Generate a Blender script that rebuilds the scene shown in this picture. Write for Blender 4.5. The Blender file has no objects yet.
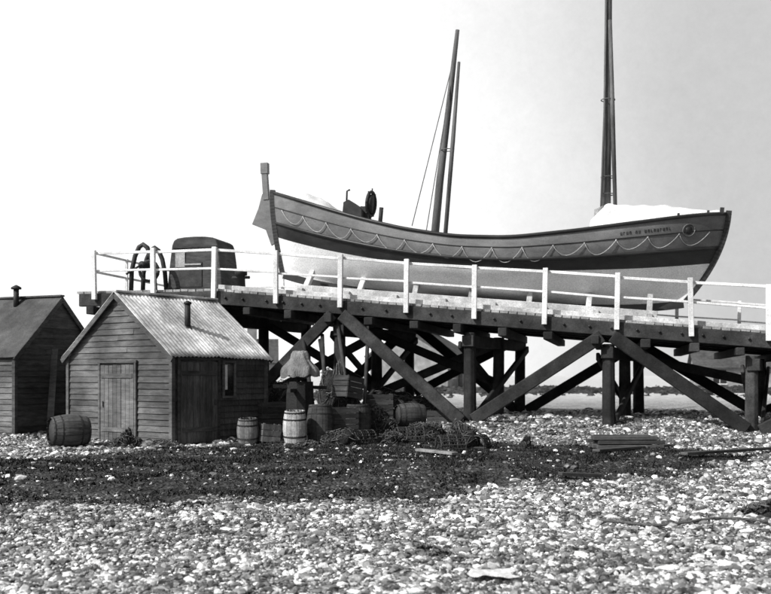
import bpy, math, random
import numpy as np
from mathutils import Vector, Matrix, noise
random.seed(7); rng=np.random.default_rng(7)
S=bpy.context.scene
S.view_settings.view_transform='Standard'; S.view_settings.look='None'; S.view_settings.exposure=0
V=Vector
# ---------------------------------------------------------------- camera
cd=bpy.data.cameras.new("camera"); cam=bpy.data.objects.new("camera",cd); S.collection.objects.link(cam)
cam.location=(0,0,1.55); cam.rotation_euler=(math.radians(90),0,0)
cd.sensor_width=36; cd.lens=36*1000/771; cd.shift_y=78/771; cd.clip_end=5000; cd.clip_start=.05
cd.dof.use_dof=True; cd.dof.focus_distance=15; cd.dof.aperture_fstop=2.2
S.camera=cam
def P(u,v,Y): return V(((u-385.5)/1000*Y, Y, 1.55+(375-v)/1000*Y))
# ---------------------------------------------------------------- materials
def nd(nt,t,**k):
    n=nt.nodes.new(t)
    for a,b in k.items(): setattr(n,a,b)
    return n
def math_(nt,op,a,b=None,clamp=False):
    n=nd(nt,'ShaderNodeMath',operation=op,use_clamp=clamp)
    for i,x in enumerate((a,b)):
        if x is None: continue
        if isinstance(x,(int,float)): n.inputs[i].default_value=x
        else: nt.links.new(x,n.inputs[i])
    return n.outputs[0]
def mrange(nt,val,a,b,c,d,smooth=False):
    n=nd(nt,'ShaderNodeMapRange'); n.interpolation_type='SMOOTHSTEP' if smooth else 'LINEAR'
    nt.links.new(val,n.inputs[0])
    for i,x in zip((1,2,3,4),(a,b,c,d)): n.inputs[i].default_value=x
    return n.outputs[0]
def grey(nt,val):
    n=nd(nt,'ShaderNodeCombineColor')
    for i in range(3): nt.links.new(val,n.inputs[i])
    return n.outputs[0]
def mat(name,c0,c1,scale=4,rough=.8,bump=.3,stretch=(1,1,1),island=0,fine=40,grime=.3,metal=0,spec=.25,bdist=.01):
    m=bpy.data.materials.new(name); m.use_nodes=True; nt=m.node_tree; L=nt.links
    b=nt.nodes['Principled BSDF']; tc=nd(nt,'ShaderNodeTexCoord'); mp=nd(nt,'ShaderNodeMapping')
    mp.inputs['Scale'].default_value=stretch; L.new(tc.outputs['Object'],mp.inputs[0])
    n1=nd(nt,'ShaderNodeTexNoise'); n1.inputs['Scale'].default_value=scale; n1.inputs['Detail'].default_value=8; n1.inputs['Roughness'].default_value=.65
    L.new(mp.outputs[0],n1.inputs['Vector'])
    val=mrange(nt,n1.outputs[0],.32,.68,c0,c1)
    n2=nd(nt,'ShaderNodeTexNoise'); n2.inputs['Scale'].default_value=fine; n2.inputs['Detail'].default_value=5; L.new(mp.outputs[0],n2.inputs['Vector'])
    val=math_(nt,'MULTIPLY',val,mrange(nt,n2.outputs[0],.3,.7,.75,1.25))
    n3=nd(nt,'ShaderNodeTexNoise'); n3.inputs['Scale'].default_value=.9; n3.inputs['Detail'].default_value=4; L.new(tc.outputs['Object'],n3.inputs['Vector'])
    val=math_(nt,'MULTIPLY',val,mrange(nt,n3.outputs[0],.35,.65,1-grime,1+grime*.5))
    if island:
        g=nd(nt,'ShaderNodeNewGeometry'); val=math_(nt,'MULTIPLY',val,mrange(nt,g.outputs['Random Per Island'],0,1,1-island,1+island))
    L.new(grey(nt,val),b.inputs['Base Color'])
    b.inputs['Roughness'].default_value=rough; b.inputs['Metallic'].default_value=metal; b.inputs['Specular IOR Level'].default_value=spec
    if bump:
        bp=nd(nt,'ShaderNodeBump'); bp.inputs['Strength'].default_value=bump; bp.inputs['Distance'].default_value=bdist
        L.new(math_(nt,'ADD',n1.outputs[0],n2.outputs[0]),bp.inputs['Height']); L.new(bp.outputs[0],b.inputs['Normal'])
    return m
M_tar=mat("tarred_timber",.016,.05,3,.78,.8,(1,1,1),.45,30,.45,spec=.2)
M_deck=mat("deck_timber",.18,.42,3,.85,.5,(1,1,1),.35,30)
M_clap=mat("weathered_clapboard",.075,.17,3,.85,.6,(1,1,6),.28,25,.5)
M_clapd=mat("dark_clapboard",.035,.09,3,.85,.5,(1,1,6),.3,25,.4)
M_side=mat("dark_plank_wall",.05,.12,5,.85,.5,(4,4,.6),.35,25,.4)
M_white=mat("white_paint",.62,.88,6,.5,.2,(1,1,1),.06,40,.2)
M_pale=mat("pale_timber",.30,.55,4,.8,.4,(1,1,1),.3,30)
M_roof=mat("galvanised_roof",.42,.85,2.6,.45,.25,(1,1,1),.0,11,.45,0,.5)
M_roofd=mat("felt_roof",.045,.10,3,.8,.5,(1,1,1),.15,30)
M_hull=mat("hull_grey_paint",.13,.20,2,.42,.08,(1,1,3),0,30,.3,0,.4)
M_hulld=mat("hull_dark_paint",.02,.04,2,.4,.08,(1,1,3),0,30,.3,0,.35)
M_hullw=mat("hull_white_paint",.74,.9,2,.5,.06,(1,1,2),0,30,.1,0,.4)
M_canvas=mat("canvas",.60,.85,3,.9,.5,(1,1,1),0,40,.25,bdist=.02)
M_canvasd=mat("old_canvas",.20,.42,4,.9,.8,(1,1,.5),0,30,.5,bdist=.03)
M_rope=mat("rope",.30,.5,10,.9,.3)
M_roped=mat("tarred_rope",.05,.14,10,.9,.3,(1,1,1),.4)
M_iron=mat("dark_iron",.02,.05,6,.6,.3,(1,1,1),.2,40)
M_barrel=mat("barrel_staves",.10,.24,5,.8,.4,(1,1,.5),.35,30)
M_net=mat("net",.012,.07,9,.95,1,(1,1,1),0,60,.4,bdist=.05,spec=.05)
M_brick=mat("far_wall",.18,.3,2,.9,.2)
M_glass=mat("window_glass",.01,.03,2,.1,0,spec=.6)
M_mast=mat("mast_wood",.06,.14,3,.6,.3,(3,3,.3),.1,30)
M_grass=mat("dark_grass",.012,.05,3,.85,0,(1,1,1),.6,30,spec=.05)
M_scrub=mat("scrub",.03,.08,6,.9,.6,(1,1,1),.5,30)
def stone_mat():
    m=bpy.data.materials.new("shingle_stone"); m.use_nodes=True; nt=m.node_tree; L=nt.links; b=nt.nodes['Principled BSDF']
    g=nd(nt,'ShaderNodeNewGeometry'); r=nd(nt,'ShaderNodeValToRGB'); e=r.color_ramp.elements
    e[0].position=0; e[0].color=(.05,)*3+(1,); e[1].position=1; e[1].color=(.92,)*3+(1,)
    for p,c in ((.25,.12),(.55,.24),(.75,.45),(.86,.88)): x=e.new(p); x.color=(c,c,c,1)
    L.new(g.outputs['Random Per Island'],r.inputs[0]); s=nd(nt,'ShaderNodeRGBToBW'); L.new(r.outputs[0],s.inputs[0])
    tc=nd(nt,'ShaderNodeTexCoord')
    n=nd(nt,'ShaderNodeTexNoise'); n.inputs['Scale'].default_value=.45; n.inputs['Detail'].default_value=8; L.new(tc.outputs['Object'],n.inputs['Vector'])
    n4=nd(nt,'ShaderNodeTexNoise'); n4.inputs['Scale'].default_value=3.5; n4.inputs['Detail'].default_value=6; L.new(tc.outputs['Object'],n4.inputs['Vector'])
    n2=nd(nt,'ShaderNodeTexNoise'); n2.inputs['Scale'].default_value=45; n2.inputs['Detail'].default_value=5; L.new(tc.outputs['Object'],n2.inputs['Vector'])
    v=math_(nt,'MULTIPLY',s.outputs[0],mrange(nt,n.outputs[0],.38,.62,.6,1.35)); v=math_(nt,'MULTIPLY',v,mrange(nt,n2.outputs[0],.3,.7,.7,1.25))
    v=math_(nt,'MULTIPLY',v,mrange(nt,n4.outputs[0],.38,.62,.5,1.55))
    L.new(grey(nt,math_(nt,'MINIMUM',v,.92)),b.inputs['Base Color']); b.inputs['Roughness'].default_value=.42; b.inputs['Specular IOR Level'].default_value=.5
    bp=nd(nt,'ShaderNodeBump'); bp.inputs['Strength'].default_value=.7; bp.inputs['Distance'].default_value=.01; L.new(n2.outputs[0],bp.inputs['Height']); L.new(bp.outputs[0],b.inputs['Normal'])
    return m
M_stone=stone_mat()
# ---------------------------------------------------------------- mesh builder
def empty(name,mw=None):
    e=bpy.data.objects.new(name,None); S.collection.objects.link(e); e.empty_display_size=.3
    if mw is not None: e.matrix_world=mw
    return e
class B:
    def __init__(s): s.v=[]; s.f=[]; s.m=[]; s.sm=[]
    def add(s,vs,fs,m=0,smooth=False):
        o=len(s.v); s.v+= [tuple(x) for x in vs]
        for f in fs: s.f.append([o+i for i in f]); s.m.append(m); s.sm.append(smooth)
    def box(s,c,ax,ay,az,m=0):
        c=V(c); vs=[c+ax*i+ay*j+az*k for i in(-1,1) for j in(-1,1) for k in(-1,1)]
        s.add(vs,[(0,1,3,2),(4,6,7,5),(0,4,5,1),(2,3,7,6),(0,2,6,4),(1,5,7,3)],m)
    def cube(s,c,sx,sy,sz,m=0,rot=0):
        R=Matrix.Rotation(rot,3,'Z'); s.box(c,R@V((sx/2,0,0)),R@V((0,sy/2,0)),V((0,0,sz/2)),m)
    def beam(s,p0,p1,w,h,m=0,side=None):
        p0=V(p0);p1=V(p1);d=(p1-p0); L=d.length; d=d/L
        if side is None:
            side=d.cross(V((0,0,1)))
            if side.length<.1: side=V((1,0,0))
        side=(side-d*side.dot(d)).normalized(); up=side.cross(d)
        s.box((p0+p1)/2,d*L/2,side*w/2,up*h/2,m)
    def tube(s,pts,rad,seg=10,m=0,cap=True,smooth=True):
        pts=[V(p) for p in pts]; n=len(pts)
        if isinstance(rad,(int,float)): rad=[rad]*n
        vs=[];fs=[]; ref=None
        for i,p in enumerate(pts):
            t=(pts[min(i+1,n-1)]-pts[max(i-1,0)]).normalized()
            if ref is None: ref=t.orthogonal()
            a=(ref-t*ref.dot(t)).normalized(); ref=a; b=t.cross(a)
            for k in range(seg):
                th=2*math.pi*k/seg; vs.append(p+(a*math.cos(th)+b*math.sin(th))*rad[i])
        for i in range(n-1):
            for k in range(seg):
                k2=(k+1)%seg; fs.append((i*seg+k,i*seg+k2,(i+1)*seg+k2,(i+1)*seg+k))
        if cap: fs.append(tuple(range(seg))[::-1]); fs.append(tuple((n-1)*seg+k for k in range(seg)))
        s.add(vs,fs,m,smooth)
    def finish(s,name,mats,parent=None,bevel=0,world=True):
        me=bpy.data.meshes.new(name); me.from_pydata(s.v,[],s.f)
        for x in mats: me.materials.append(x)
        me.polygons.foreach_set('material_index',s.m); me.polygons.foreach_set('use_smooth',s.sm); me.update()
        ob=bpy.data.objects.new(name,me); S.collection.objects.link(ob)
        if parent is not None:
            ob.parent=parent
            if world: ob.matrix_parent_inverse=parent.matrix_world.inverted()
        if bevel:
            b=ob.modifiers.new('bevel','BEVEL'); b.width=bevel; b.segments=1; b.limit_method='ANGLE'
        return ob
def sm(a,b,x):
    t=min(1,max(0,(x-a)/(b-a))); return t*t*(3-2*t)
# ---------------------------------------------------------------- ground
LX=[-14,-4.6,-2.3,.2,2.5,4.5,6.3,7.4]; LY=[12.4,11.8,12.0,12.7,13.8,15.6,17.6,19.2]
UX=[-14,-6,-4.4,-3.4,-2.9,.3,1.6,4.5,6.3,7.4]; UY=[16.5,16.5,17.5,22,31,31,22,20.8,20,19.6]  # weed band; behind it the mask paints the left deck's shade onto the ground
def veg_shade(x,y):
    if x>7.8 or x<-13.9: return 0
    nz=noise.noise(V((x*.9,y*.9,3)))*1.2+noise.noise(V((x*3.5,y*3.5,9)))*.9
    lo=np.interp(x,LX,LY); hi=np.interp(x,UX,UY)
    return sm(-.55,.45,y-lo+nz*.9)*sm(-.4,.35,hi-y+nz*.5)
def gz(x,y):
    z=.45*sm(21,25,y)*sm(-2,3,x)+.12*sm(20,26,y)*(1-sm(-2,3,x))
    if abs(x)<60 and y<90:
        z+=.07*noise.noise(V((x*.25,y*.35,0)))+.045*noise.noise(V((x*1.1,y*1.1,5)))
    z+=.15*sm(0,1.5,y-np.interp(x,LX,LY))*sm(0,4,22-y)*(1-sm(5,7.5,x))
    z-=.15*sm(60,300,y)
    return z
def ground():
    nx,ny=430,430
    xs=6*np.sinh(np.linspace(-6,6,nx)); ys=14+6*np.sinh(np.linspace(-5.8,6.1,ny))
    vs=np.zeros((ny,nx,3)); vg=np.zeros((ny,nx))
    for j,y in enumerate(ys):
        for i,x in enumerate(xs):
            z=gz(x,y)
            if abs(x)<20 and 4<y<40:
                vg[j,i]=veg_shade(x,y); z+=.018*noise.noise(V((x*3.5,y*3.5,1)))
            vs[j,i]=(x,y,z)
    idx=np.arange(nx*ny).reshape(ny,nx)
    q=np.stack([idx[:-1,:-1],idx[:-1,1:],idx[1:,1:],idx[1:,:-1]],-1).reshape(-1,4)
    me=bpy.data.meshes.new("ground"); me.from_pydata(vs.reshape(-1,3).tolist(),[],q.tolist())
    at=me.attributes.new("veg_shade",'FLOAT','POINT'); at.data.foreach_set('value',vg.reshape(-1))
    me.polygons.foreach_set('use_smooth',[True]*len(q))
    ob=bpy.data.objects.new("ground",me); S.collection.objects.link(ob)
    m=bpy.data.materials.new("shingle_ground"); m.use_nodes=True; nt=m.node_tree; L=nt.links; b=nt.nodes['Principled BSDF']
    tc=nd(nt,'ShaderNodeTexCoord'); vo=nd(nt,'ShaderNodeTexVoronoi'); vo.inputs['Scale'].default_value=22; L.new(tc.outputs['Object'],vo.inputs['Vector'])
    sep=nd(nt,'ShaderNodeSeparateColor'); L.new(vo.outputs['Color'],sep.inputs[0])
    base=mrange(nt,math_(nt,'POWER',sep.outputs[0],2.0),0,1,.10,.75)
    base=math_(nt,'MULTIPLY',base,mrange(nt,vo.outputs['Distance'],.2,.6,1,.4))
    n=nd(nt,'ShaderNodeTexNoise'); n.inputs['Scale'].default_value=.55; n.inputs['Detail'].default_value=7; L.new(tc.outputs['Object'],n.inputs['Vector'])
    base=math_(nt,'MULTIPLY',base,mrange(nt,n.outputs[0],.35,.65,.65,1.25))
    sx=nd(nt,'ShaderNodeSeparateXYZ'); L.new(tc.outputs['Object'],sx.inputs[0])
    n5=nd(nt,'ShaderNodeTexNoise'); n5.inputs['Scale'].default_value=2.2; n5.inputs['Detail'].default_value=9; n5.inputs['Roughness'].default_value=.75; L.new(tc.outputs['Object'],n5.inputs['Vector'])
    fardist=mrange(nt,sx.outputs[1],22,60,0,1,True)
    farc=mrange(nt,n5.outputs[0],.36,.64,.36,.78)  # pale distant shingle, with haze and glare painted into its colour
    mf=nd(nt,'ShaderNodeMix'); mf.data_type='FLOAT'; L.new(fardist,mf.inputs[0]); L.new(base,mf.inputs[2]); L.new(farc,mf.inputs[3])
    n2=nd(nt,'ShaderNodeTexNoise'); n2.inputs['Scale'].default_value=9; n2.inputs['Detail'].default_value=7; L.new(tc.outputs['Object'],n2.inputs['Vector'])
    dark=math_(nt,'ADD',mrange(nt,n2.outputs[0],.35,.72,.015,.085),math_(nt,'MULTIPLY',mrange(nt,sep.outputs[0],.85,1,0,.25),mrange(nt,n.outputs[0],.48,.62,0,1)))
    at=nd(nt,'ShaderNodeAttribute'); at.attribute_name='veg_shade'
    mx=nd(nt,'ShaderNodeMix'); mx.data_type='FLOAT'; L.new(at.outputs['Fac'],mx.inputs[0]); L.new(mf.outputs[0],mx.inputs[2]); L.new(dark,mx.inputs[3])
    L.new(grey(nt,mx.outputs[0]),b.inputs['Base Color']); b.inputs['Roughness'].default_value=.85; b.inputs['Specular IOR Level'].default_value=.15
    bp=nd(nt,'ShaderNodeBump'); bp.inputs['Strength'].default_value=.9; bp.inputs['Distance'].default_value=.04
    L.new(math_(nt,'SUBTRACT',n2.outputs[0],vo.outputs['Distance']),bp.inputs['Height']); L.new(bp.outputs[0],b.inputs['Normal'])
    me.materials.append(m)
ground()
def mass_mesh(name,vs,fs,material,smooth=True):
    me=bpy.data.meshes.new(name); nv=len(vs); nf=len(fs); k=fs.shape[1]
    me.vertices.add(nv); me.vertices.foreach_set('co',vs.reshape(-1).astype(np.float32))
    me.loops.add(nf*k); me.loops.foreach_set('vertex_index',fs.reshape(-1).astype(np.int32))
    me.polygons.add(nf); me.polygons.foreach_set('loop_start',np.arange(0,nf*k,k,dtype=np.int32))
    me.polygons.foreach_set('use_smooth',np.full(nf,smooth)); me.update(calc_edges=True); me.validate()
    me.materials.append(material); ob=bpy.data.objects.new(name,me); S.collection.objects.link(ob); return ob
def pebbles():
    import bmesh
    bm=bmesh.new(); bmesh.ops.create_icosphere(bm,subdivisions=1,radius=1); iv=np.array([v.co[:] for v in bm.verts])
    fi=np.array([[v.index for v in f.verts] for f in bm.faces]); bm.free()
    pos=[];rad=[]
    while len(pos)<125000:
        t=random.random(); y=6.0*(31/6.0)**(t**1.0); x=(random.random()*2-1)*(.43*y+.7)
        if random.random()<.965*veg_shade(x,y): continue
        cl=noise.noise(V((x*.8,y*.8,20)))
        if random.random()<.25-cl*.9: 
            if random.random()<.6: continue
        r=min(.05,max(.007,random.lognormvariate(math.log(.0125),.52)))*(1+.045*(y-8))
        pos.append((x,y,gz(x,y)+.25*r)); rad.append(r)
    pos=np.array(pos);rad=np.array(rad);n=len(pos)
    sc=np.stack([rng.uniform(.8,1.7,n),rng.uniform(.65,1.1,n),rng.uniform(.4,.85,n)],-1)*rad[:,None]
    v=iv[None]*(1+rng.uniform(-.28,.28,(n,12,1)))*sc[:,None,:]
    tx=rng.normal(0,.5,n); c,s=np.cos(tx)[:,None],np.sin(tx)[:,None]
    y_,z_=v[...,1]*c-v[...,2]*s, v[...,1]*s+v[...,2]*c
    a=rng.uniform(0,6.28,n); c,s=np.cos(a)[:,None],np.sin(a)[:,None]
    x2,y2=v[...,0]*c-y_*s, v[...,0]*s+y_*c
    v=np.stack([x2,y2,z_],-1)+pos[:,None,:]
    f=(fi[None]+12*np.arange(n)[:,None,None]).reshape(-1,3)
    mass_mesh("shingle",v.reshape(-1,3),f,M_stone,False)
pebbles()
def grass():
    vs=[];c=0
    while c<42000:
        x=random.uniform(-11,7.7); y=random.uniform(11.0,24)
        g=veg_shade(x,y)
        if random.random()>g: continue
        cl=noise.noise(V((x*1.6,y*1.6,40)))
        if cl<-.05 and random.random()<.8: continue
        z=gz(x,y); h=random.uniform(.012,.045)*(1+1.2*max(0,cl)); a=random.uniform(0,6.28); w=random.uniform(.008,.024)
        dx,dy=math.cos(a)*w,math.sin(a)*w; lx,ly=random.gauss(0,.9)*h,random.gauss(0,.9)*h
        vs+=[(x-dx,y-dy,z-.01),(x+dx,y+dy,z-.01),(x+lx,y+ly,z+h)]; c+=1
    vs=np.array(vs); mass_mesh("grass",vs,np.arange(len(vs)).reshape(-1,3),M_grass,False)
grass()
# ---------------------------------------------------------------- slipway
DX,DY=.9752,-.2211
def D(s,n,z): return V((-4.43+DX*s+.2211*n, 26-.2211*s+.9752*n, z))
def dz(s): return 3.80 if s<0 else 3.80-.0906*s
dd=V((DX,DY,0)); nn=V((.2211,.9752,0)); UP=V((0,0,1))
W=5.3
slip=empty("timber_slipway")
b=B(); s=-3.9
while s<25:
    w=.19; j=random.uniform(-.006,.006)
    dv=(dd if s<0 else (dd-V((0,0,.0906))).normalized()); up=nn.cross(dv)*-1
    b.box(D(s,W/2+.05,dz(s)-.03+j),dv*w/2,nn*(W/2-.02+random.uniform(0,.03)),up*.03); s+=.215
b.finish("deck_planks",[M_deck],slip)
b=B()
for n0,w in ((.06,.16),(W+.04,.16),(1.2,.2),(2.6,.3),(4.0,.2)):
    for a,c in ((-3.9,0),(0,25)):
        b.beam(D(a,n0,dz(a)-.24),D(c,n0,dz(c)-.24),w,.34)
s=-3.5
while s<25:
    b.beam(D(s+random.uniform(-.06,.06),-.17-random.uniform(0,.10),dz(s)-.53),D(s,W+.3,dz(s)-.53),random.uniform(.17,.23),random.uniform(.18,.23)); s+=1.1
b.finish("beams",[M_tar],slip,.015)
b=B()
bents=[-3.3,0,3.3,6.6,9.95,13.25,16.6,19.9,23.2]
for i,s in enumerate(bents):
    for n0,ds in ((.25,0),(2.65,.42),(W-.2,.85)):
        s_=s+ds+random.uniform(-.05,.05)
        p=D(s_,n0,0); g=gz(p.x,p.y)
        b.tube([V((p.x,p.y,g-.6)),D(s_-random.uniform(-.04,.04),n0,dz(s_)-.6)],[.17,.15],8,smooth=False)
    b.beam(D(s,.05,dz(s+.4)-.78),D(s+.85,W,dz(s+.4)-.78),.3,.28)
b.finish("piles",[M_tar],slip,.015)
b=B()
for n0,ds in ((-.02,0),(W+.12,.85)):
    for i in range(len(bents)-1):
        s0,s1=bents[i],bents[i+1]
        top,bot=(s0,s1)
        if top not in (3.3,9.95,16.6,23.2,-3.3): top,bot=bot,top
        top+=ds; bot+=ds
        tg=dz(top)-.42; k=.12 if bot>top else -.12
        e=D(bot-k*1.2,n0,0); g=gz(e.x,e.y)
        b.beam(D(top+k,n0,tg),D(bot-k*1.2,n0,g+.05),.17,random.uniform(.27,.32),side=nn)
for s in bents[:]:
    p=D(s,0,0); g=gz(p.x,p.y)+.2
    b.beam(D(s+.22,.2,g),D(s+1.05,W-.2,dz(s)-.9),.09,.2,side=dd)
    b.beam(D(s+.6,W-.2,g),D(s-.22,.2,dz(s)-.9),.09,.2,side=dd)
for s0,s1 in ((3.3,6.6),(6.6,3.3),(9.95,13.25),(0,3.3),(3.3,0)):
    p=D(s1,2.6,0); b.beam(D(s0+.4,2.85,dz(s0)-.8),D(s1+.4,2.85+.13*(s1<s0),gz(p.x,p.y)+.9),.12,.24,side=nn)
for s0,s1 in ((3.3,6.6),): b.beam(D(s0+.9,W+.3,1.0),D(s1+.7,W+.3,dz(s1)-.6),.12,.26,side=nn)
b.finish("braces",[M_tar],slip,.02)
b=B()
for n0 in (1.55,2.25,3.0,3.7):
    b.beam(D(-.5,n0,dz(0)+.07),D(0,n0,dz(0)+.07),.12,.14); b.beam(D(0,n0,dz(0)+.07),D(25,n0,dz(25)+.07),.12,.14)
b.beam(D(0,.28,dz(0)+.06),D(25,.28,dz(25)+.06),.14,.12)
b.finish("launch_ways",[M_pale],slip,.01)
b=B(); s=-3.0
while s<24:
    b.tube([D(s,-.03,dz(s)-.22),D(s,-.07,dz(s)-.22)],.03,8); s+=.55+random.uniform(-.1,.1)
b.finish("bolt_heads",[M_iron],slip)
rail=empty("white_railing"); b=B(); st=1.6957
def rl(n0,out,k0=-2,k1=14,thin=1):
    for k in range(k0,k1+1):
        s=k*st
        lean=random.uniform(-.03,.03)
        b.beam(D(s,n0,dz(s)-.27+random.uniform(-.03,.03)),D(s+lean,n0,dz(s)+1.07+random.uniform(-.02,.03)),.12*thin,.10*thin,side=dd)
    for h,t in ((1.0,.07),(.52,.055)):
        for k in range(k0,k1):
            s0,s1=k*st,(k+1)*st
            b.beam(D(s0,n0+out,dz(s0)+h+random.uniform(-.02,.02)),D(s1,n0+out,dz(s1)+h+random.uniform(-.02,.02)),.04,t*thin)
rl(-.10,.075); rl(W+.22,-.07,thin=.8)
for n0 in (1.7,3.5): b.beam(D(-2*st,n0,3.6),D(-2*st,n0,4.85),.09,.09)
for h in (1.0,.5): b.beam(D(-2*st,0,3.8+h),D(-2*st,W+.2,3.8+h),.05,.06)
b.finish("posts_and_rails",[M_white],rail,.008)
# ---------------------------------------------------------------- winch housing on the platform
wh=empty("winch_housing"); c0=P(204,292,28.2); c0.z=3.8
b=B(); prof=[(.82,0),(.78,.5),(.72,1.0),(.67,1.35),(.62,1.47),(.52,1.53),(.3,1.56),(0,1.57)]
ring=prof+[(-h,z) for h,z in prof[::-1][1:]]
def ext(b,ring,c,ax,ay,half,m=0,taper=1):
    n=len(ring); vs=[c+ax*x-ay*half+UP*z for x,z in ring]+[c+ax*x*taper+ay*half+UP*z for x,z in ring]
    fs=[(i,(i+1)%n,n+(i+1)%n,n+i) for i in range(n)]+[tuple(range(n))[::-1],tuple(range(n,2*n))]
    b.add(vs,fs,m)
ext(b,ring,c0,dd,nn,.65)
b.finish("casing",[M_clapd],wh,.02)
b=B()
b.beam(c0-dd*.80-nn*.67+UP*.09,c0+dd*.80-nn*.67+UP*.09,.04,.14); b.beam(c0-dd*.64-nn*.665+UP*1.28,c0+dd*.64-nn*.665+UP*1.28,.03,.05)
b.box(c0-dd*.12-nn*.662+UP*.52,dd*.34,nn*.012,UP*.34)
b.finish("hatch_and_trim",[M_iron],wh)
b=B(); b.box(c0-dd*.42-nn*.67+UP*.95,dd*.14,nn*.01,UP*.22); b.box(c0-dd*.05-nn*.685+UP*.8,dd*.25,nn*.01,UP*.02); b.finish("lit_panel_plate",[M_pale],wh)  # pale plate added to stand in for the casing's sunlit left panel
wf=empty("winch_frame"); c1=P(149,292,27.6); c1.z=3.8; b=B()
pts=[c1+dd*(-.36)+UP*0,c1+dd*(-.34)+UP*.6,c1+dd*(-.24)+UP*1.0,c1+dd*(-.12)+UP*1.24,c1+dd*0+UP*1.31,c1+dd*.12+UP*1.22,c1+dd*.23+UP*.98,c1+dd*.31+UP*.6,c1+dd*.36]
for o in (-.35,.35): b.tube([p+nn*o for p in pts],.065,8)
b.tube([c1-nn*.45+UP*.75,c1+nn*.45+UP*.75],.10,10)
b.tube([c1+nn*0+dd*math.cos(t)*.28+UP*(.62+.28*math.sin(t)) for t in np.linspace(0,6.283,17)],.045,6)
b.tube([c1+nn*-.45+UP*.75,c1-nn*.45-dd*.45+UP*.5],.03,6)
b.finish("frame",[M_iron],wf)
bo=empty("mooring_bollard"); c2=P(241,290,27.2); c2.z=3.8; b=B(); b.tube([c2,c2+UP*.45,c2+UP*.46,c2+UP*.6,c2+UP*.62],[.13,.11,.17,.17,.1],12); b.tube([c2-dd*.25+UP*.4,c2+dd*.25+UP*.4],.04,8); b.finish("post",[M_iron],bo)
# ---------------------------------------------------------------- lifeboat
al=math.atan(.0906); ex=V((DX*math.cos(al),DY*math.cos(al),-math.sin(al))); ey=nn.copy(); ez=ex.cross(ey)
O=D(0,2.6,3.80)
MB=Matrix(((ex.x,ey.x,ez.x,O.x),(ex.y,ey.y,ez.y,O.y),(ex.z,ey.z,ez.z,O.z),(0,0,0,1)))
boat=empty("lifeboat",MB); MBi=MB.inverted()
HX=[0,.07,.15,.24,.34,.45,.57,.7,.84,.93,1]; HH=[2.96,2.72,2.46,2.20,1.98,1.86,1.92,2.20,2.58,2.85,3.04]
xx=np.linspace(0,1,201); hh=np.interp(xx,HX,HH); ker=np.hanning(25); ker/=ker.sum(); hp=np.pad(hh,12,mode='reflect',reflect_type='odd'); hh=np.convolve(hp,ker,'valid')
def H(x): return float(np.interp(x,xx,hh))
x0,Lb=.45,12.3
def hull(x,t,side=-1,off=0):
    K=.42+.32*abs(2*x-1)**4
    Bm=1.62*max(0,1-abs(2*x-1)**2.5)**.72
    e=abs(2*x-1); p=2.9-1.6*e**1.5; q=.60+.37*e
    bb=Bm*max(0,(1-(1-t)**p))**q*(1-.03*max(0,t-.8)/.2*(1-e)) if t>0 else 0
    ib=.85*(1-t)**2.0+.04; is_=.5*(1-t)**1.4
    X=x0+is_+x*(Lb-ib-is_); z=K+(H(x)-K)*t
    return V((X,side*(max(.035,bb)+off),z))
b=B(); NX,NT=96,50
for side in (-1,1):
    vs=[]
    for i in range(NX+1):
        x=.5-.5*math.cos(math.pi*i/NX)
        for j in range(NT+1): vs.append(hull(x,j/NT,side))
    for i in range(NX):
        for j in range(NT):
            a=i*(NT+1)+j; f=(a,a+NT+1,a+NT+2,a+1)
            if side==1: f=f[::-1]
            t=(j+.5)/NT; m=2 if t<.44 else (1 if t<.62 else 0)
            b.f.append([len(b.v)+q for q in f]); b.m.append(m); b.sm.append(True)
    b.v+=[tuple(q) for q in vs]
b.finish("hull",[M_hull,M_hulld,M_hullw],boat,world=False)
b=B()
for xe in (0,1):
    pts=[]
    for j in range(0,25):
        p=hull(xe,j/24); p.y=0; p.x+=(.05 if xe else -.05); pts.append(p)
    p=pts[-1].copy(); p.z+=.08; pts.append(p)
    for a,c in zip(pts[:-1],pts[1:]): b.beam(a-(c-a)*.1,c+(c-a)*.1,.11,.14,side=V((0,1,0)))
kp=[hull(x,0) for x in np.linspace(0,1,30)]
for a,c in zip(kp[:-1],kp[1:]):
    a=V((a.x,0,a.z-.08)); c=V((c.x,0,c.z-.08)); b.beam(a,c,.14,.2,side=V((0,1,0)))
b.finish("stem_and_keel",[M_hulld],boat,world=False)
b=B()
for side in (-1,1):
    for t,r,o,m in ((1.0,.045,.02,0),(.62,.04,.025,0),(.82,.015,.005,0)):
        b.tube([hull(x,t,side,o) for x in np.linspace(0.002,.998,70)],r,8,m)
b.finish("gunwale_and_belting",[M_hulld],boat,world=False)
b=B()
for side in (-1,1):
    N=15
    for k in range(N):
        xa,xb=.03+k*.94/N,.03+(k+1)*.94/N; pts=[]; dr=random.uniform(.24,.36)
        for q in np.linspace(0,1,11):
            x=xa+(xb-xa)*q; sag=(1-(2*q-1)**2)
            zdrop=dr*sag; hx=H(x)-.45; t=(.80)-zdrop/hx
            pts.append(hull(x,t,side,.045))
        b.tube(pts,.010,5)
        b.tube([hull(xa,.80,side,.02),hull(xa,.80,side,.05)],.022,6)
b.finish("grab_lines",[M_rope],boat,world=False)
b=B(); vs=[];n=60
for i in range(n+1):
    x=.01+.98*i/n
    pl=hull(x,.93,-1,-.01); pr=hull(x,.93,1,-.01)
    for k in range(7):
        q=k/6; p=pl.lerp(pr,q); p.z+=.05*(1-(2*q-1)**2); vs.append(p)
fs=[(i*7+k,i*7+k+1,(i+1)*7+k+1,(i+1)*7+k) for i in range(n) for k in range(6)]
b.add(vs,fs,0,True); b.finish("boat_deck",[M_deck],boat,world=False)
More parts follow.
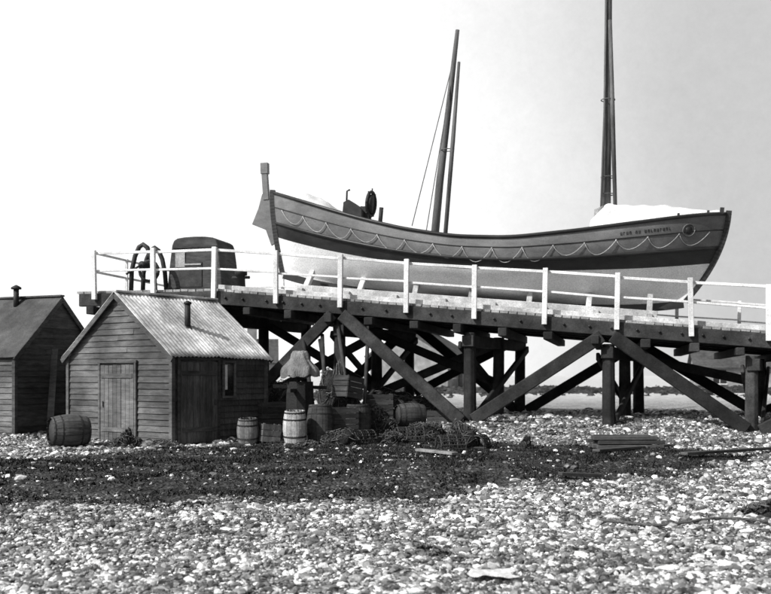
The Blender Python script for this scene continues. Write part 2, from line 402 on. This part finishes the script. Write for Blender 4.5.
def cover(name,xa,xb,hf,nn_=50):
    b=B(); vs=[]; K=14
    for i in range(nn_+1):
        x=xa+(xb-xa)*i/nn_; pl=hull(x,1,-1,-.02); pr=hull(x,1,1,-.02); h=hf((x-xa)/(xb-xa))
        for k in range(K+1):
            q=k/K; p=pl.lerp(pr,q); w=(1-abs(2*q-1)**2.2)
            p.z+=h*w+.04+.07*noise.noise(V((p.x*3,p.y*3,1)))*w; vs.append(p)
    fs=[(i*(K+1)+k,i*(K+1)+k+1,(i+1)*(K+1)+k+1,(i+1)*(K+1)+k) for i in range(nn_) for k in range(K)]
    b.add(vs,fs,0,True)
    b.add([vs[k] for k in range(K+1)]+[vs[0]-V((0,0,.25)),vs[K]-V((0,0,.25))],[tuple(range(K+1))+(K+2,K+1)],0)
    b.finish(name,[M_canvas],boat,world=False)
cover("fore_canvas_cover",.725,.985,lambda q:.60*(1-q)**1.5*sm(-.06,.12,q)+.19*math.sin(math.pi*(.5+.5*q)**2.2)+.06)
cover("aft_canvas_cover",.015,.18,lambda q:.26*math.sin(math.pi*min(1,q*.85+.12)))
def bl(p): return MBi@V(p)
b=B(); Ym,Yf=27.3,26.3
b.tube([bl(P(433,255,Ym)),bl(P(440,180,Ym)),bl(P(449,105,Ym)),bl(P(457.5,30,Ym))],[.115,.105,.085,.055],12)
b.finish("mizzen_mast",[M_mast],boat,world=False)
b=B(); b.tube([bl(P(444.5,245,Ym-.3)),bl(P(453,140,Ym-.2)),bl(P(459,62,Ym-.1))],[.06,.06,.04],8); b.finish("mizzen_yard",[M_mast],boat,world=False)
b=B(); b.tube([bl(P(606,235,Yf)),bl(P(607.5,120,Yf)),bl(P(608.5,0,Yf)),bl(P(609.5,-70,Yf))],[.12,.11,.095,.07],12); b.finish("fore_mast",[M_mast],boat,world=False)
b=B(); b.tube([bl(P(615.5,216,Yf-.25)),bl(P(612.5,110,Yf-.2)),bl(P(610,20,Yf-.15))],[.05,.06,.05],8); b.tube([bl(P(601,214,Yf-.2)),bl(P(604.5,110,Yf-.15)),bl(P(606.5,-30,Yf-.1))],.03,8)
b.finish("fore_yard",[M_mast],boat,world=False)
b=B()
for q0,q1,Y in (((412,226),(453,62),Ym),((426,233),(452,75),Ym-.9),):
    b.tube([bl(P(*q0,Y)),bl(P(*q1,Ym))],.014,5)
for k,v in enumerate((100,178,196)): 
    c=P(608,v,Yf-.05); b.tube([bl(c+V((math.cos(t)*.18,math.sin(t)*.18,.02*k))) for t in np.linspace(0,6.28,13)],.014,5)
c=P(447,150,Ym-.05); b.tube([bl(c+V((math.cos(t)*.17,math.sin(t)*.17,0))) for t in np.linspace(0,6.28,13)],.014,5)
b.finish("rigging",[M_roped],boat,world=False)
b=B(); c=P(603,213,Yf-.35)
b.tube([bl(c+V((-.12,0,-.25))),bl(c+V((-.1,0,.05))),bl(c+V((.02,0,.15)))],[.12,.13,.05],10); b.finish("furled_sail",[M_canvasd],boat,world=False)
b=B(); Yr=28.42
poly=[P(251,224,Yr),P(258,208,Yr),P(262,194,Yr),P(272,192,Yr),P(277,243,Yr),P(272,246,Yr),P(266,230,Yr)]
poly=[bl(p) for p in poly]
for p in poly: p.y=0
n=len(poly); vs=[p+V((0,-.04,0)) for p in poly]+[p+V((0,.04,0)) for p in poly]
b.add(vs,[tuple(range(n)),tuple(range(n,2*n))[::-1]]+[(i,n+i,n+(i+1)%n,(i+1)%n) for i in range(n)])
a=bl(P(266.5,200,Yr)); c=bl(P(264.5,172,Yr)); a.y=c.y=0; b.beam(a,c,.13,.17,side=V((0,1,0)))
a=bl(P(264.8,174,Yr)); c=bl(P(264.5,163,Yr)); a.y=c.y=0; b.beam(a,c,.17,.22,side=V((0,1,0)))
b.finish("rudder",[M_hull],boat,.01,world=False)
b=B(); c=bl(P(371,204,27.6)); R=.33
b.tube([c+V((.06*math.cos(t)+.0,R*math.cos(t)*.8,R*math.sin(t))) for t in np.linspace(0,6.283,25)],.045,8)
b.tube([c-V((.05,0,0)),c+V((.05,0,0))],[.26,.26],16)
for k in range(8):
    t=k*math.pi/4; b.tube([c,c+V((.06*math.cos(t),(R+.1)*math.cos(t)*.8,(R+.1)*math.sin(t)))],.022,6)
b.finish("steering_wheel",[M_iron],boat,world=False)
b=B(); c=bl(P(371,215,27.6)); b.box(c+V((-.15,0,-.3)),V((.12,0,0)),V((0,.2,0)),V((0,0,.5)))
c=bl(P(354,209,27.5)); ring=[(-.22,-.6),(-.22,.12),(-.08,.2),(.12,.1),(.3,-.05),(.34,-.6)]
n=len(ring); vs=[c+V((x,-.35,z)) for x,z in ring]+[c+V((x,.35,z)) for x,z in ring]
b.add(vs,[tuple(range(n)),tuple(range(n,2*n))[::-1]]+[(i,n+i,n+(i+1)%n,(i+1)%n) for i in range(n)])
c=bl(P(346.5,205,27.4)); b.tube([c,c+V((-.02,0,.38)),c+V((.06,0,.42))],.03,6); c=bl(P(381,213,27.4)); b.tube([c-V((0,0,.4)),c+V((0,0,.15))],.06,8)
b.finish("engine_casing",[M_iron],boat,world=False)
b=B(); p=hull(1,1); p.y=0; b.beam(p+V((-.12,0,0)),p+V((-.12,0,.16)),.1,.1)
for x in (.9,.96): 
    q=hull(x,1); b.beam(q,q+V((0,0,.1)),.06,.06)
b.finish("bow_fairleads",[M_iron],boat,world=False)
def hn(x,t):
    a=hull(x+.004,t)-hull(x-.004,t); c=hull(x,t+.01)-hull(x,t-.01); n=a.cross(c).normalized()
    return (n if n.y<0 else -n),a.normalized()
b=B()
for x,t in ((.925,.84),):
    n_,a_=hn(x,t); u_=n_.cross(a_).normalized(); c=hull(x,t)+n_*.012
    b.tube([c+a_*math.cos(q)*.17+u_*math.sin(q)*.15 for q in np.linspace(0,6.283,25)],.014,6)
    b.tube([c-n_*.01,c+n_*.006],.10,16,1)
for k in range(17):
    if k in (4,7): continue
    x=.79+k*.0060; t=.88; n_,a_=hn(x,t); u_=n_.cross(a_).normalized()
    if u_.z<0: u_=-u_
    c=hull(x,t)+n_*.006
    b.box(c-a_*.018,a_*.006,n_*.003,u_*.038,1)
    if k%3!=1: b.box(c+a_*.014,a_*.006,n_*.003,u_*.038,1)
    b.box(c+u_*(.028 if k%2 else -.028),a_*.015,n_*.0035,u_*.006,1)
b.finish("name_and_badge",[M_barrel,M_hulld],boat,world=False)
b=B()
for side in (-1,1):
    b.beam(V((1.6,side*.85,.27)),V((11.2,side*.85,.27)),.16,.2)
    for x in np.linspace(1.9,11,7):
        hp_=hull((x-x0)/Lb,.12,side); b.beam(V((x,side*.85,.3)),V((x,side*max(.35,abs(hp_.y)),hp_.z+.02)),.14,.16,side=V((1,0,0)))
for x in np.linspace(1.8,11,8): b.beam(V((x,-1.1,.2)),V((x,1.1,.2)),.16,.16); b.beam(V((x,0,.2)),V((x,0,.45)),.2,.14,side=V((1,0,0)))
b.finish("cradle",[M_pale],boat,.01,world=False)
# ---------------------------------------------------------------- sheds
def shed(name,C,ga,sa,w,l,eave,ridge,mg,ms,mr,corr=True,over=.14):
    e=empty(name); C=V((C[0],C[1],0)); ga=V((ga[0],ga[1],0)).normalized(); sa=V((sa[0],sa[1],0)).normalized()
    def Wd(a,c,z): return C+ga*a+sa*c+UP*z
    b=B()
    r=[(0.02,-.3),(0.02,eave),(w/2,ridge-.03),(w-.02,eave),(w-.02,-.3)]
    n=len(r); vs=[Wd(a,.03,z) for a,z in r]+[Wd(a,l-.03,z) for a,z in r]
    b.add(vs,[(i,(i+1)%n,n+(i+1)%n,n+i) for i in range(n) if i not in (1,2)]+[tuple(range(n))[::-1],tuple(range(n,2*n))])
    b.finish("core_walls",[ms],e)
    b=B(); bh=.135; z=-.1
    while z<ridge-.05:
        z1=z+bh+.02; zt=min(z1,ridge)
        def lim(zz): 
            if zz<=eave: return 0
            return (zz-eave)/(ridge-eave)*(w/2)
        la,lb=lim(z),lim(zt)
        if la<w/2-.03:
            for c,o in ((0,-1),(l,1)):
                jn=random.uniform(.3,.7)*w
                segs=[(la,lb,jn-.004,jn-.004),(jn+.004,jn+.004,w-la,w-lb)] if (la<jn-.3<jn+.3<w-la and random.random()<.6) else [(la,lb,w-la,w-lb)]
                for A0,A1,B0,B1 in segs:
                    j=random.uniform(-.009,.009); t=random.uniform(.026,.042)
                    vs=[Wd(A0,c+o*t,z+j),Wd(B0,c+o*t,z+j+random.uniform(-.005,.005)),Wd(B1,c+o*.006,zt),Wd(A1,c+o*.006,zt),Wd(A0,c+o*.008,z+j),Wd(B0,c+o*.008,z+j)]
                    f=[(0,1,2,3),(4,5,1,0)] if o<0 else [(3,2,1,0),(0,1,5,4)]
                    b.add(vs,f,0)
        z+=bh
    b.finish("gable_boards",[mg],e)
    b=B()
    for a,o in ((0,-1),(w,1)):
        z=-.1
        while z<eave-.02:
            zt=min(z+bh+.02,eave); j=random.uniform(-.008,.008)
            vs=[Wd(a+o*.034,0,z+j),Wd(a+o*.034,l,z+j),Wd(a+o*.006,l,zt),Wd(a+o*.006,0,zt),Wd(a+o*.008,0,z+j),Wd(a+o*.008,l,z+j)]
            b.add(vs,[(0,1,2,3),(4,5,1,0)],0); z+=bh
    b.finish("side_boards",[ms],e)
    b=B()
    for a in (0,w):
        for c in (0,l): b.box(Wd(a+(-.02 if a==0 else .02),c+(-.02 if c==0 else .02),eave/2-.1),ga*.045,sa*.045,UP*(eave/2+.08))
    b.finish("corner_posts",[mg],e)
    b=B(); run=w/2+over; sl=(ridge-eave)/(w/2); N=int((l+2*over)/.022) if corr else int((l+2*over)/.3)
    for sgn in (-1,1):
        vs=[];R=10
        for i in range(N+1):
            c=-over+(l+2*over)*i/N; sh=int((c+over)/.72)
            for k in range(R+1):
                q=k/R*(run+(.05*math.sin(sh*12.9)+.0 if corr else 0)*(1 if k==R else 0)); a=w/2+sgn*q; zz=ridge+.06-sl*q
                off=(.013*math.sin(c*2*math.pi/.11)+.010*(sh%2) if corr else 0)+.03*noise.noise(V((c*1.3,q*1.3,sgn)))
                vs.append(Wd(a,c,zz+off))
        fs=[(i*(R+1)+k,i*(R+1)+k+1,(i+1)*(R+1)+k+1,(i+1)*(R+1)+k) for i in range(N) for k in range(R)]
        if sgn<0: fs=[f[::-1] for f in fs]
        b.add(vs,fs,0,corr)
    ob=b.finish("roof",[mr],e); so=ob.modifiers.new('s','SOLIDIFY'); so.thickness=.012
    b=B(); b.beam(Wd(w/2,-over,ridge+.075),Wd(w/2,l+over,ridge+.075),.16,.05); b.finish("ridge_cap",[mr],e,.01)
    b=B()
    for c in (-over+.01,l+over-.01):
        for sgn in (-1,1):
            b.beam(Wd(w/2,c,ridge-.02),Wd(w/2+sgn*(run),c,ridge-.02-sl*run),.03,.11,side=sa)
    b.finish("bargeboards",[mg],e)
    return e,Wd
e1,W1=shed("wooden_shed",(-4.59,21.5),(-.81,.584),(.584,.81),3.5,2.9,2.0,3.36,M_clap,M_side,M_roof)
def door(e,Wd,axis,a0,a1,z0,z1,mt,mf,n=6,name="door"):
    b=B()
    def Q(t,o,z): return Wd(t,-o,z) if axis=='g' else Wd(-o,t,z)
    ux=(Q(1,0,0)-Q(0,0,0)); uo=(Q(0,1,0)-Q(0,0,0)); w=(a1-a0)/n
    for i in range(n):
        b.box(Q(a0+w*(i+.5),.062+random.uniform(-.004,.004),(z0+z1)/2),ux*(w/2-.005),uo*.014,UP*((z1-z0)/2-random.uniform(0,.015)),0)
    for z in (z0+.3,z1-.25): b.box(Q((a0+a1)/2,.086,z),ux*((a1-a0)/2-.04),uo*.009,UP*.05,1)
    for a in (a0-.04,a1+.04): b.box(Q(a,.062,(z0+z1)/2+.03),ux*.03,uo*.022,UP*((z1-z0)/2+.05),1)
    b.box(Q((a0+a1)/2,.064,z1+.07),ux*((a1-a0)/2+.09),uo*.026,UP*.03,1)
    b.box(Q(a1-.1,.1,(z0+z1)/2),ux*.02,uo*.015,UP*.06,1)
    b.finish(name,[mt,mf],e,.004)
door(e1,W1,'g',1.15,2.3,.02,1.78,M_clap,M_clap,8,"gable_door")
door(e1,W1,'s',.18,1.30,.05,1.84,M_side,M_clapd,6,"side_door")
b=B()
def Q1(t,o,z): return W1(-o,t,z)
sa=(Q1(1,0,0)-Q1(0,0,0)); so_=(Q1(0,1,0)-Q1(0,0,0))
b.box(Q1(1.66,.05,1.45),sa*.17,so_*.01,UP*.36,1)
for a in (1.48,1.84): b.box(Q1(a,.07,1.45),sa*.025,so_*.02,UP*.38,0)
b.box(Q1(1.56,.064,1.5),sa*.04,so_*.008,UP*.28,2)
b.box(Q1(1.66,.075,1.85),sa*.21,so_*.02,UP*.025,0); b.box(Q1(1.66,.075,1.05),sa*.21,so_*.02,UP*.025,0)
b.finish("side_window",[M_clap,M_glass,M_white],e1)
b=B(); p=W1(.75,1.15,2.55); b.tube([p,p+UP*.62],[.07,.065],10); b.tube([p+UP*.62,p+UP*.66,p+UP*.70],[.09,.09,.02],10); b.tube([p-UP*.02,p+UP*.1],[.15,.08],10)
b.finish("stovepipe",[M_iron],e1)
e2,W2=shed("wooden_shed",(-8.9,24.0),(.4,.917),(-.917,.4),3.0,5.5,2.05,3.48,M_clapd,M_clap,M_roofd,False)
b=B(); p=W2(1.3,1.2,3.3); b.tube([p,p+UP*.45],.07,10); b.tube([p+UP*.45,p+UP*.5,p+UP*.56],[.13,.13,.02],10); b.finish("stovepipe",[M_iron],e2)
b=B(); q=W2(.9,-.25,0)+UP*.0; b.beam(q,W2(1.3,-.06,2.2),.16,.03,side=V((1,0,0))); b.finish("leaning_plank",[M_clap],e2)
# ---------------------------------------------------------------- clutter
def barrel(name,x,y,r=.3,h=.8,lying=None,m=None,tilt=0):
    z=gz(x,y); e=empty(name,Matrix.Translation((x,y,z+(r*1.0 if lying is not None else -.02)))@(Matrix.Rotation(lying,4,'Z')@Matrix.Rotation(math.pi/2,4,'Y')@Matrix.Translation((0,0,-h/2)) if lying is not None else Matrix.Rotation(tilt,4,'X')))
    b=B(); NS=14
    for k in range(NS):
        a0=2*math.pi*k/NS+.012; a1=2*math.pi*(k+1)/NS-.012; vs=[]; R=8
        for i in range(R+1):
            z_=h*i/R; rr=r*(.82+.18*math.sin(math.pi*i/R))
            for a in (a0,(a0+a1)/2,a1): vs.append(V((rr*math.cos(a),rr*math.sin(a),z_)))
            for a in (a0,a1): vs.append(V(((rr-.02)*math.cos(a),(rr-.02)*math.sin(a),z_)))
        fs=[]
        for i in range(R):
            o=i*5;q=o+5
            fs+=[(o,o+1,q+1,q),(o+1,o+2,q+2,q+1),(o+2,o+4,q+4,q+2),(o+3,o,q,q+3)]
        b.add(vs,fs,0,False)
    b.tube([V((0,0,.05)),V((0,0,h-.06))],r*.8,16,1)
    b.finish("staves",[m or M_barrel,M_clapd],e,world=False)
    b=B()
    for f in (.06,.25,.75,.94):
        rr=r*(.82+.18*math.sin(math.pi*f))+.004
        b.tube([V((0,0,h*f-.02)),V((0,0,h*f+.02))],rr,20,0,False)
    b.finish("hoops",[M_iron],e,world=False)
def gp(u,v):
    Y=20.
    for _ in range(12):
        z=gz((u-385.5)/1000*Y,Y); Y=1000*(1.55-z)/(v-375)
    return (u-385.5)/1000*Y,Y
def at(u,Y): return ((u-385.5)/1000*Y,Y)
def netpile(name,x,y,rx,ry,h,n=18,m=None,seed=0,mr=None):
    """heap of netting: a sagging core wrapped in hundreds of short crossing cords"""
    e=empty(name); z0=gz(x,y); b=B(); NU,NV=40,16; vs=[]
    def surf(th,ph):
        cx,cy=math.cos(th)*math.cos(ph),math.sin(th)*math.cos(ph); cz=math.sin(ph)
        k=1+.45*noise.noise(V((cx*1.4+seed,cy*1.4,cz*1.4)))+.22*noise.noise(V((cx*4,cy*4+seed,cz*4)))
        return V((x+rx*cx*k,y+ry*cy*k,z0-.05+h*cz**1.2*k if cz>0 else z0-.05))
    for j in range(NV+1):
        for i in range(NU): vs.append(surf(2*math.pi*i/NU,math.pi/2*j/NV))
    fs=[(j*NU+i,j*NU+(i+1)%NU,(j+1)*NU+(i+1)%NU,(j+1)*NU+i) for j in range(NV) for i in range(NU)]
    b.add(vs,fs,0,True); b.finish("heap",[m or M_net],e)
    b=B(); r=random.Random(seed); k=min(1,max(rx,.2)/.5)
    for _ in range(int(n*7)):
        th=r.uniform(0,6.28); ph=r.uniform(0,1.4); dt=r.uniform(-.9,.9); dp=r.uniform(-.5,.5); pts=[]
        for q in range(6):
            p=surf(th+dt*q/5,min(1.5,max(0.02,ph+dp*q/5))); pts.append(p+V((0,-.012,.015+.03*math.sin(q*1.7)*k)))
        b.tube(pts,r.uniform(.005,.012),4)
    for _ in range(n//2):
        a=r.uniform(0,6.28); q=r.uniform(.2,.9); p=surf(a,math.acos(q)*.9); rr=r.uniform(.06,.16)*k
        t1,t2=r.uniform(-.4,.4),r.uniform(-.4,.4)
        b.tube([p+V((rr*math.cos(t),rr*math.sin(t),.03+rr*(t1*math.cos(t)+t2*math.sin(t)))) for t in np.linspace(0,r.uniform(3,5.8),12)],.010,5)
    b.finish("cords",[mr or M_roped],e)
def pot(name,x,y,s=.6,rot=0,pz=0):
    e=empty(name,Matrix.Translation((x,y,gz(x,y)+pz))@Matrix.Rotation(rot,4,'Z')); b=B()
    for k in range(4):
        xx_=(-.5+k/3)*s*1.3
        b.tube([V((xx_,math.cos(t)*s*.42,math.sin(t)*s*.62+.03)) for t in np.linspace(0,math.pi,11)],.016,6)
        b.beam(V((xx_,-s*.44,.02)),V((xx_,s*.44,.02)),.04,.03)
    for t in np.linspace(.0,math.pi,12):
        p=V((0,math.cos(t)*s*.43,math.sin(t)*s*.63+.03)); b.beam(p-V((s*.68,0,0)),p+V((s*.68,0,0)),.022,.012)
    for k in range(10):
        xx_=(-.5+k/9)*s*1.3; b.tube([V((xx_+.05*math.sin(3*t),math.cos(t)*s*.415,math.sin(t)*s*.61+.03)) for t in np.linspace(0,math.pi,9)],.005,4)
    b.finish("frame",[M_clapd],e,world=False)
def crate(name,x,y,sx,sy,sz,rot=0,m=None,pz=0,tilt=0):
    e=empty(name,Matrix.Translation((x,y,gz(x,y)+pz))@Matrix.Rotation(rot,4,'Z')@Matrix.Rotation(tilt,4,'Y')); b=B(); n=max(2,int(sz/.12)); h=sz/n
    for k in range(n):
        z=h*(k+.5)
        for o in (-1,1):
            b.box(V((0,o*sy/2,z)),V((sx/2,0,0)),V((0,.008,0)),V((0,0,h/2-.008))); b.box(V((o*(sx/2-.0),0,z)),V((.008,0,0)),V((0,sy/2-.01,0)),V((0,0,h/2-.008)))
    for o in (-1,1):
        for q in (-1,1): b.box(V((o*(sx/2-.03),q*(sy/2-.03),sz/2)),V((.02,0,0)),V((0,.02,0)),V((0,0,sz/2+.01)))
    b.box(V((0,0,.03)),V((sx/2-.02,0,0)),V((0,sy/2-.02,0)),V((0,0,.012)))
    b.finish("boards",[m or M_clapd],e,world=False)
barrel("barrel",*at(69,21.6),.36,.8,lying=.6,m=M_side)
barrel("barrel",*at(248,21.9),.24,.58,m=M_barrel,tilt=.1); crate("fish_box",*at(268,22.0),.42,.34,.4,.5,M_barrel,tilt=.1)
barrel("barrel",*at(295,21.6),.26,.74,m=M_pale,tilt=.08); barrel("barrel",*at(320,22.0),.3,.85,m=M_clapd,tilt=-.1)
barrel("barrel",*at(358,22.8),.3,.8,m=M_clapd); barrel("barrel",*at(410,24.5),.3,.7,lying=.3,m=M_clapd)
netpile("fishing_net",*at(127,21.0),.34,.3,.36,12,seed=1); netpile("fishing_net",*at(158,20.7),.45,.3,.24,12,m=M_barrel,seed=2)
netpile("fishing_net",*at(340,21.4),.4,.3,.34,16,seed=20); netpile("fishing_net",*at(388,21.9),.4,.3,.25,16,seed=22); netpile("fishing_net",*at(308,21.0),.3,.25,.14,10,seed=23)
netpile("fishing_net",*at(372,23.4),.6,.5,.65,22,seed=3); netpile("fishing_net",*at(336,24.0),.6,.5,1.45,26,seed=4); netpile("fishing_net",*at(425,23.2),.5,.4,.3,18,seed=5)
netpile("fishing_net",*at(270,24.6),.9,.6,1.1,26,seed=8); netpile("fishing_net",*at(398,27),1.3,.7,.9,26,seed=9)
netpile("fishing_net",*at(463,20.2),.42,.36,.5,22,seed=6); pot("lobster_pot",*at(451,19.9),.4,.3); pot("lobster_pot",*at(480,20.1),.36,1.2)
pot("lobster_pot",*at(362,21.6),.42,.7); pot("lobster_pot",*at(410,22.3),.45,.2); netpile("kelp_clump",*at(526,19.9),.14,.12,.25,6,seed=7)
crate("fish_box",*at(340,22.4),.7,.5,.75,.4); crate("fish_box",*at(347,23.0),.55,.45,.5,.9,pz=.9,tilt=.15); crate("fish_box",*at(378,24.8),.7,.5,.9,.1); crate("fish_box",*at(272,23.8),.7,.5,.8,.5); crate("fish_box",*at(440,25.3),.6,.4,.3,-.2)
e=empty("spare_spars"); b=B()
for k in range(6):
    p=at(318+k*9,23.8); b.tube([V((*p,0)),V((p[0]+random.uniform(-.5,.3),p[1]+1.6,2.6+random.uniform(-.5,.4)))],.05,6)
b.finish("spars",[M_tar],e)
cc=empty("canvas_covered_capstan"); x,y=at(300,22.8); z0=gz(x,y); b=B()
b.tube([V((x,y,z0)),V((x,y,z0+1.3))],[.34,.30],10,0,smooth=False)
for a in range(4):
    t=a*math.pi/2+.5; b.beam(V((x,y,z0+1.0)),V((x+.5*math.cos(t),y+.5*math.sin(t),z0+.0)),.09,.09)
b.beam(V((x-.6,y-.1,z0+1.2)),V((x+.6,y+.1,z0+1.16)),.08,.08); b.beam(V((x-.2,y-.6,z0+1.1)),V((x+.2,y+.6,z0+1.12)),.08,.08)
b.finish("drum_and_bars",[M_tar],cc); b=B(); vs=[];NU=56
pr=[(.05,2.0),(.16,2.0),(.20,1.93),(.22,1.82),(.30,1.72),(.40,1.62),(.43,1.54),(.41,1.42)]
for j,(r,z) in enumerate(pr):
    f=j/7
    for i in range(NU):
        th=2*math.pi*i/NU; k=1+.10*math.sin(th*9+2*noise.noise(V((th,z,0))))*f+.22*noise.noise(V((math.cos(th),math.sin(th),z*2)))
        vs.append(V((x+r*k*math.cos(th),y+r*k*math.sin(th),z0+z+f*.13*noise.noise(V((math.cos(th)*2,math.sin(th)*2,4))))))
b.add(vs,[(j*NU+i,(j+1)*NU+i,(j+1)*NU+(i+1)%NU,j*NU+(i+1)%NU) for j in range(len(pr)-1) for i in range(NU)]+[tuple(range(NU))],0,True)
b.finish("canvas_cap",[M_canvasd],cc)
ps=empty("plank_stack"); x,y=at(625,19.9); z0=gz(x,y); b=B()
for k in range(3):
    for j in range(4): b.cube((x+random.uniform(-.08,.08),y+j*.17-.2,z0+.04+k*.085),1.3+random.uniform(-.2,.1),.15,.07,0,random.uniform(-.03,.03))
b.finish("planks",[M_clapd],ps,.006)
for nm,(u0,v0),(u1,v1),w,m in (("loose_plank",(596,433),(672,435),.16,M_clapd),("loose_plank",(684,457),(790,450),.14,M_clapd),("loose_plank",(418,453),(455,457),.15,M_barrel),("loose_plank",(560,478),(600,470),.1,M_clapd)):
    a=gp(u0,v0); c=gp(u1,v1); e=empty(nm); b=B(); b.beam(V((*a,gz(*a)+.06)),V((*c,gz(*c)+.06)),w,.05); b.finish("board",[m],e,.006)
e=empty("mooring_rope"); b=B(); pts=[]
for u in range(600,770,8):
    q=gp(u,527+3*math.sin(u*.05)-(u-560)*.02); pts.append(V((*q,gz(*q)+.03)))
b.tube(pts,.016,6); b.finish("line",[M_roped],e)
netpile("kelp_clump",*gp(764,516),.36,.22,.17,14,seed=11)
for i,(u,v,r) in enumerate(((408,556,.11),(424,550,.13),(440,556,.15),(455,563,.1),(398,562,.08),(432,566,.09))):
    netpile("kelp_clump",*gp(u,v),r,r*.8,r*.6,4,seed=12+i)
e=empty("canvas_rag"); b=B(); x,y=gp(492,579); vs=[]
for j in range(9):
    for i in range(17):
        px=x+(i-8)/8*.17*(1+.15*math.sin(j)); py=y+(j-4)/4*.13*(1+.2*math.sin(i*.7)); vs.append(V((px,py,gz(px,py)+.05+.02*noise.noise(V((px*9,py*9,2))))))
b.add(vs,[(j*17+i,j*17+i+1,(j+1)*17+i+1,(j+1)*17+i) for j in range(8) for i in range(16)],0,True); b.finish("cloth",[M_canvas],e)
# ---------------------------------------------------------------- distant things
def house(name,x,y,w,d,eave,ridge,rot,m=M_brick):
    e=empty(name,Matrix.Translation((x,y,gz(x,y)-.1))@Matrix.Rotation(rot,4,'Z')); b=B()
    r=[(-d/2,0),(-d/2,eave),(0,ridge),(d/2,eave),(d/2,0)]; n=5
    vs=[V((-w/2,a,z)) for a,z in r]+[V((w/2,a,z)) for a,z in r]
    b.add(vs,[(i,(i+1)%n,n+(i+1)%n,n+i) for i in range(n)]+[tuple(range(n))[::-1],tuple(range(n,2*n))]); b.finish("walls",[m],e,world=False)
    b=B(); sl=(ridge-eave)/(d/2)
    for sg in (-1,1):
        b.beam(V((0,0,ridge+.12)),V((0,sg*(d/2+.4),ridge+.12-sl*(d/2+.4))),w+.6,.14,side=V((1,0,0)))
    b.finish("roof",[M_roofd],e,world=False)
    b=B(); b.cube((w*.3,0,ridge+.5),.9,.7,1.5); b.cube((w*.3,0,ridge+1.3),1.05,.85,.14); b.tube([V((w*.3,0,ridge+1.3)),V((w*.3,0,ridge+1.75))],.14,8); b.finish("chimney",[m],e,world=False)
    b=B()
    for k in (-.3,0,.3):
        if k==0: b.cube((0,-d/2-.03,1.05),.95,.08,2.1,1)
        else:
            b.cube((w*k,-d/2-.03,eave*.55),1.1,.06,1.2,0); b.cube((w*k,-d/2-.07,eave*.55),.06,.05,1.2,2); b.cube((w*k,-d/2-.06,eave*.55-.65),1.3,.12,.08,2)
    b.finish("windows_and_door",[M_glass,M_clapd,M_pale],e,world=False)
house("brick_house",3.2,88,7,7,2.9,4.9,1.2); house("brick_house",33.5,92,10,6,1.9,3.4,-.2); house("brick_house",-16,95,11,7,2.7,4.8,.1); house("brick_house",60,120,14,8,3,6,.1)
def scrub():
    vs=[]
    for _ in range(16000):
        x=random.uniform(-60,80); y=random.gauss(64,5)
        hh_=.12+.38*max(0,noise.noise(V((x*.16,y*.1,7)))+.3)
        if noise.noise(V((x*.08,3,7)))<-.3: continue
        z=gz(x,y)+random.random()*hh_; r=random.uniform(.05,.15); a=random.uniform(0,6.28)
        for k in range(3): vs.append((x+r*2*math.cos(a+k*2.1),y+r*random.uniform(-.5,.5),z+r*math.sin(a+k*2.1)))
    vs=np.array(vs); mass_mesh("distant_scrub",vs,np.arange(len(vs)).reshape(-1,3),M_scrub,False)
scrub()
# ---------------------------------------------------------------- light
ts=V((-.74,-.55,0)).normalized(); el=math.radians(40); ts=V((ts.x*math.cos(el),ts.y*math.cos(el),math.sin(el)))
sd=bpy.data.lights.new("sun",'SUN'); sd.energy=4.7; sd.angle=math.radians(.5); sd.color=(1,.995,.985)
so=bpy.data.objects.new("sun",sd); S.collection.objects.link(so); so.rotation_euler=ts.to_track_quat('Z','Y').to_euler(); so.location=(-20,-10,30)
w=bpy.data.worlds.new("World"); S.world=w; w.use_nodes=True; nt=w.node_tree; L=nt.links; bg=nt.nodes['Background']
sky=nd(nt,'ShaderNodeTexSky'); sky.sky_type='NISHITA'; sky.sun_disc=False; sky.sun_elevation=el; sky.sun_rotation=math.atan2(ts.x,ts.y); sky.dust_density=3
bw=nd(nt,'ShaderNodeRGBToBW'); L.new(sky.outputs[0],bw.inputs[0])
tc=nd(nt,'ShaderNodeTexCoord'); sp=nd(nt,'ShaderNodeSeparateXYZ'); L.new(tc.outputs['Generated'],sp.inputs[0])
cn=nd(nt,'ShaderNodeTexNoise'); cn.inputs['Scale'].default_value=2.2; cn.inputs['Detail'].default_value=5; L.new(tc.outputs['Generated'],cn.inputs['Vector'])
fn=nd(nt,'ShaderNodeTexNoise'); fn.inputs['Scale'].default_value=70; fn.inputs['Detail'].default_value=10; fn.inputs['Roughness'].default_value=.9; L.new(tc.outputs['Generated'],fn.inputs['Vector'])
xw=math_(nt,'ADD',sp.outputs[0],math_(nt,'MULTIPLY',math_(nt,'SUBTRACT',cn.outputs[0],.5),.3))
xw=math_(nt,'ADD',xw,math_(nt,'MULTIPLY',sp.outputs[2],.12))
lvl=mrange(nt,xw,-.05,.36,10.5,5.6,True)       # bright haze to the left, thinner cloud to the right
lvl=math_(nt,'MULTIPLY',lvl,mrange(nt,fn.outputs[0],.3,.7,.93,1.07))
mask=math_(nt,'MULTIPLY',mrange(nt,sp.outputs[1],.1,.7,0,1,True),mrange(nt,sp.outputs[2],.75,.40,0,1,True))
mx=nd(nt,'ShaderNodeMix'); mx.data_type='FLOAT'; L.new(mask,mx.inputs[0]); L.new(bw.outputs[0],mx.inputs[2]); L.new(lvl,mx.inputs[3])
L.new(grey(nt,mx.outputs[0]),bg.inputs['Color']); bg.inputs['Strength'].default_value=.11
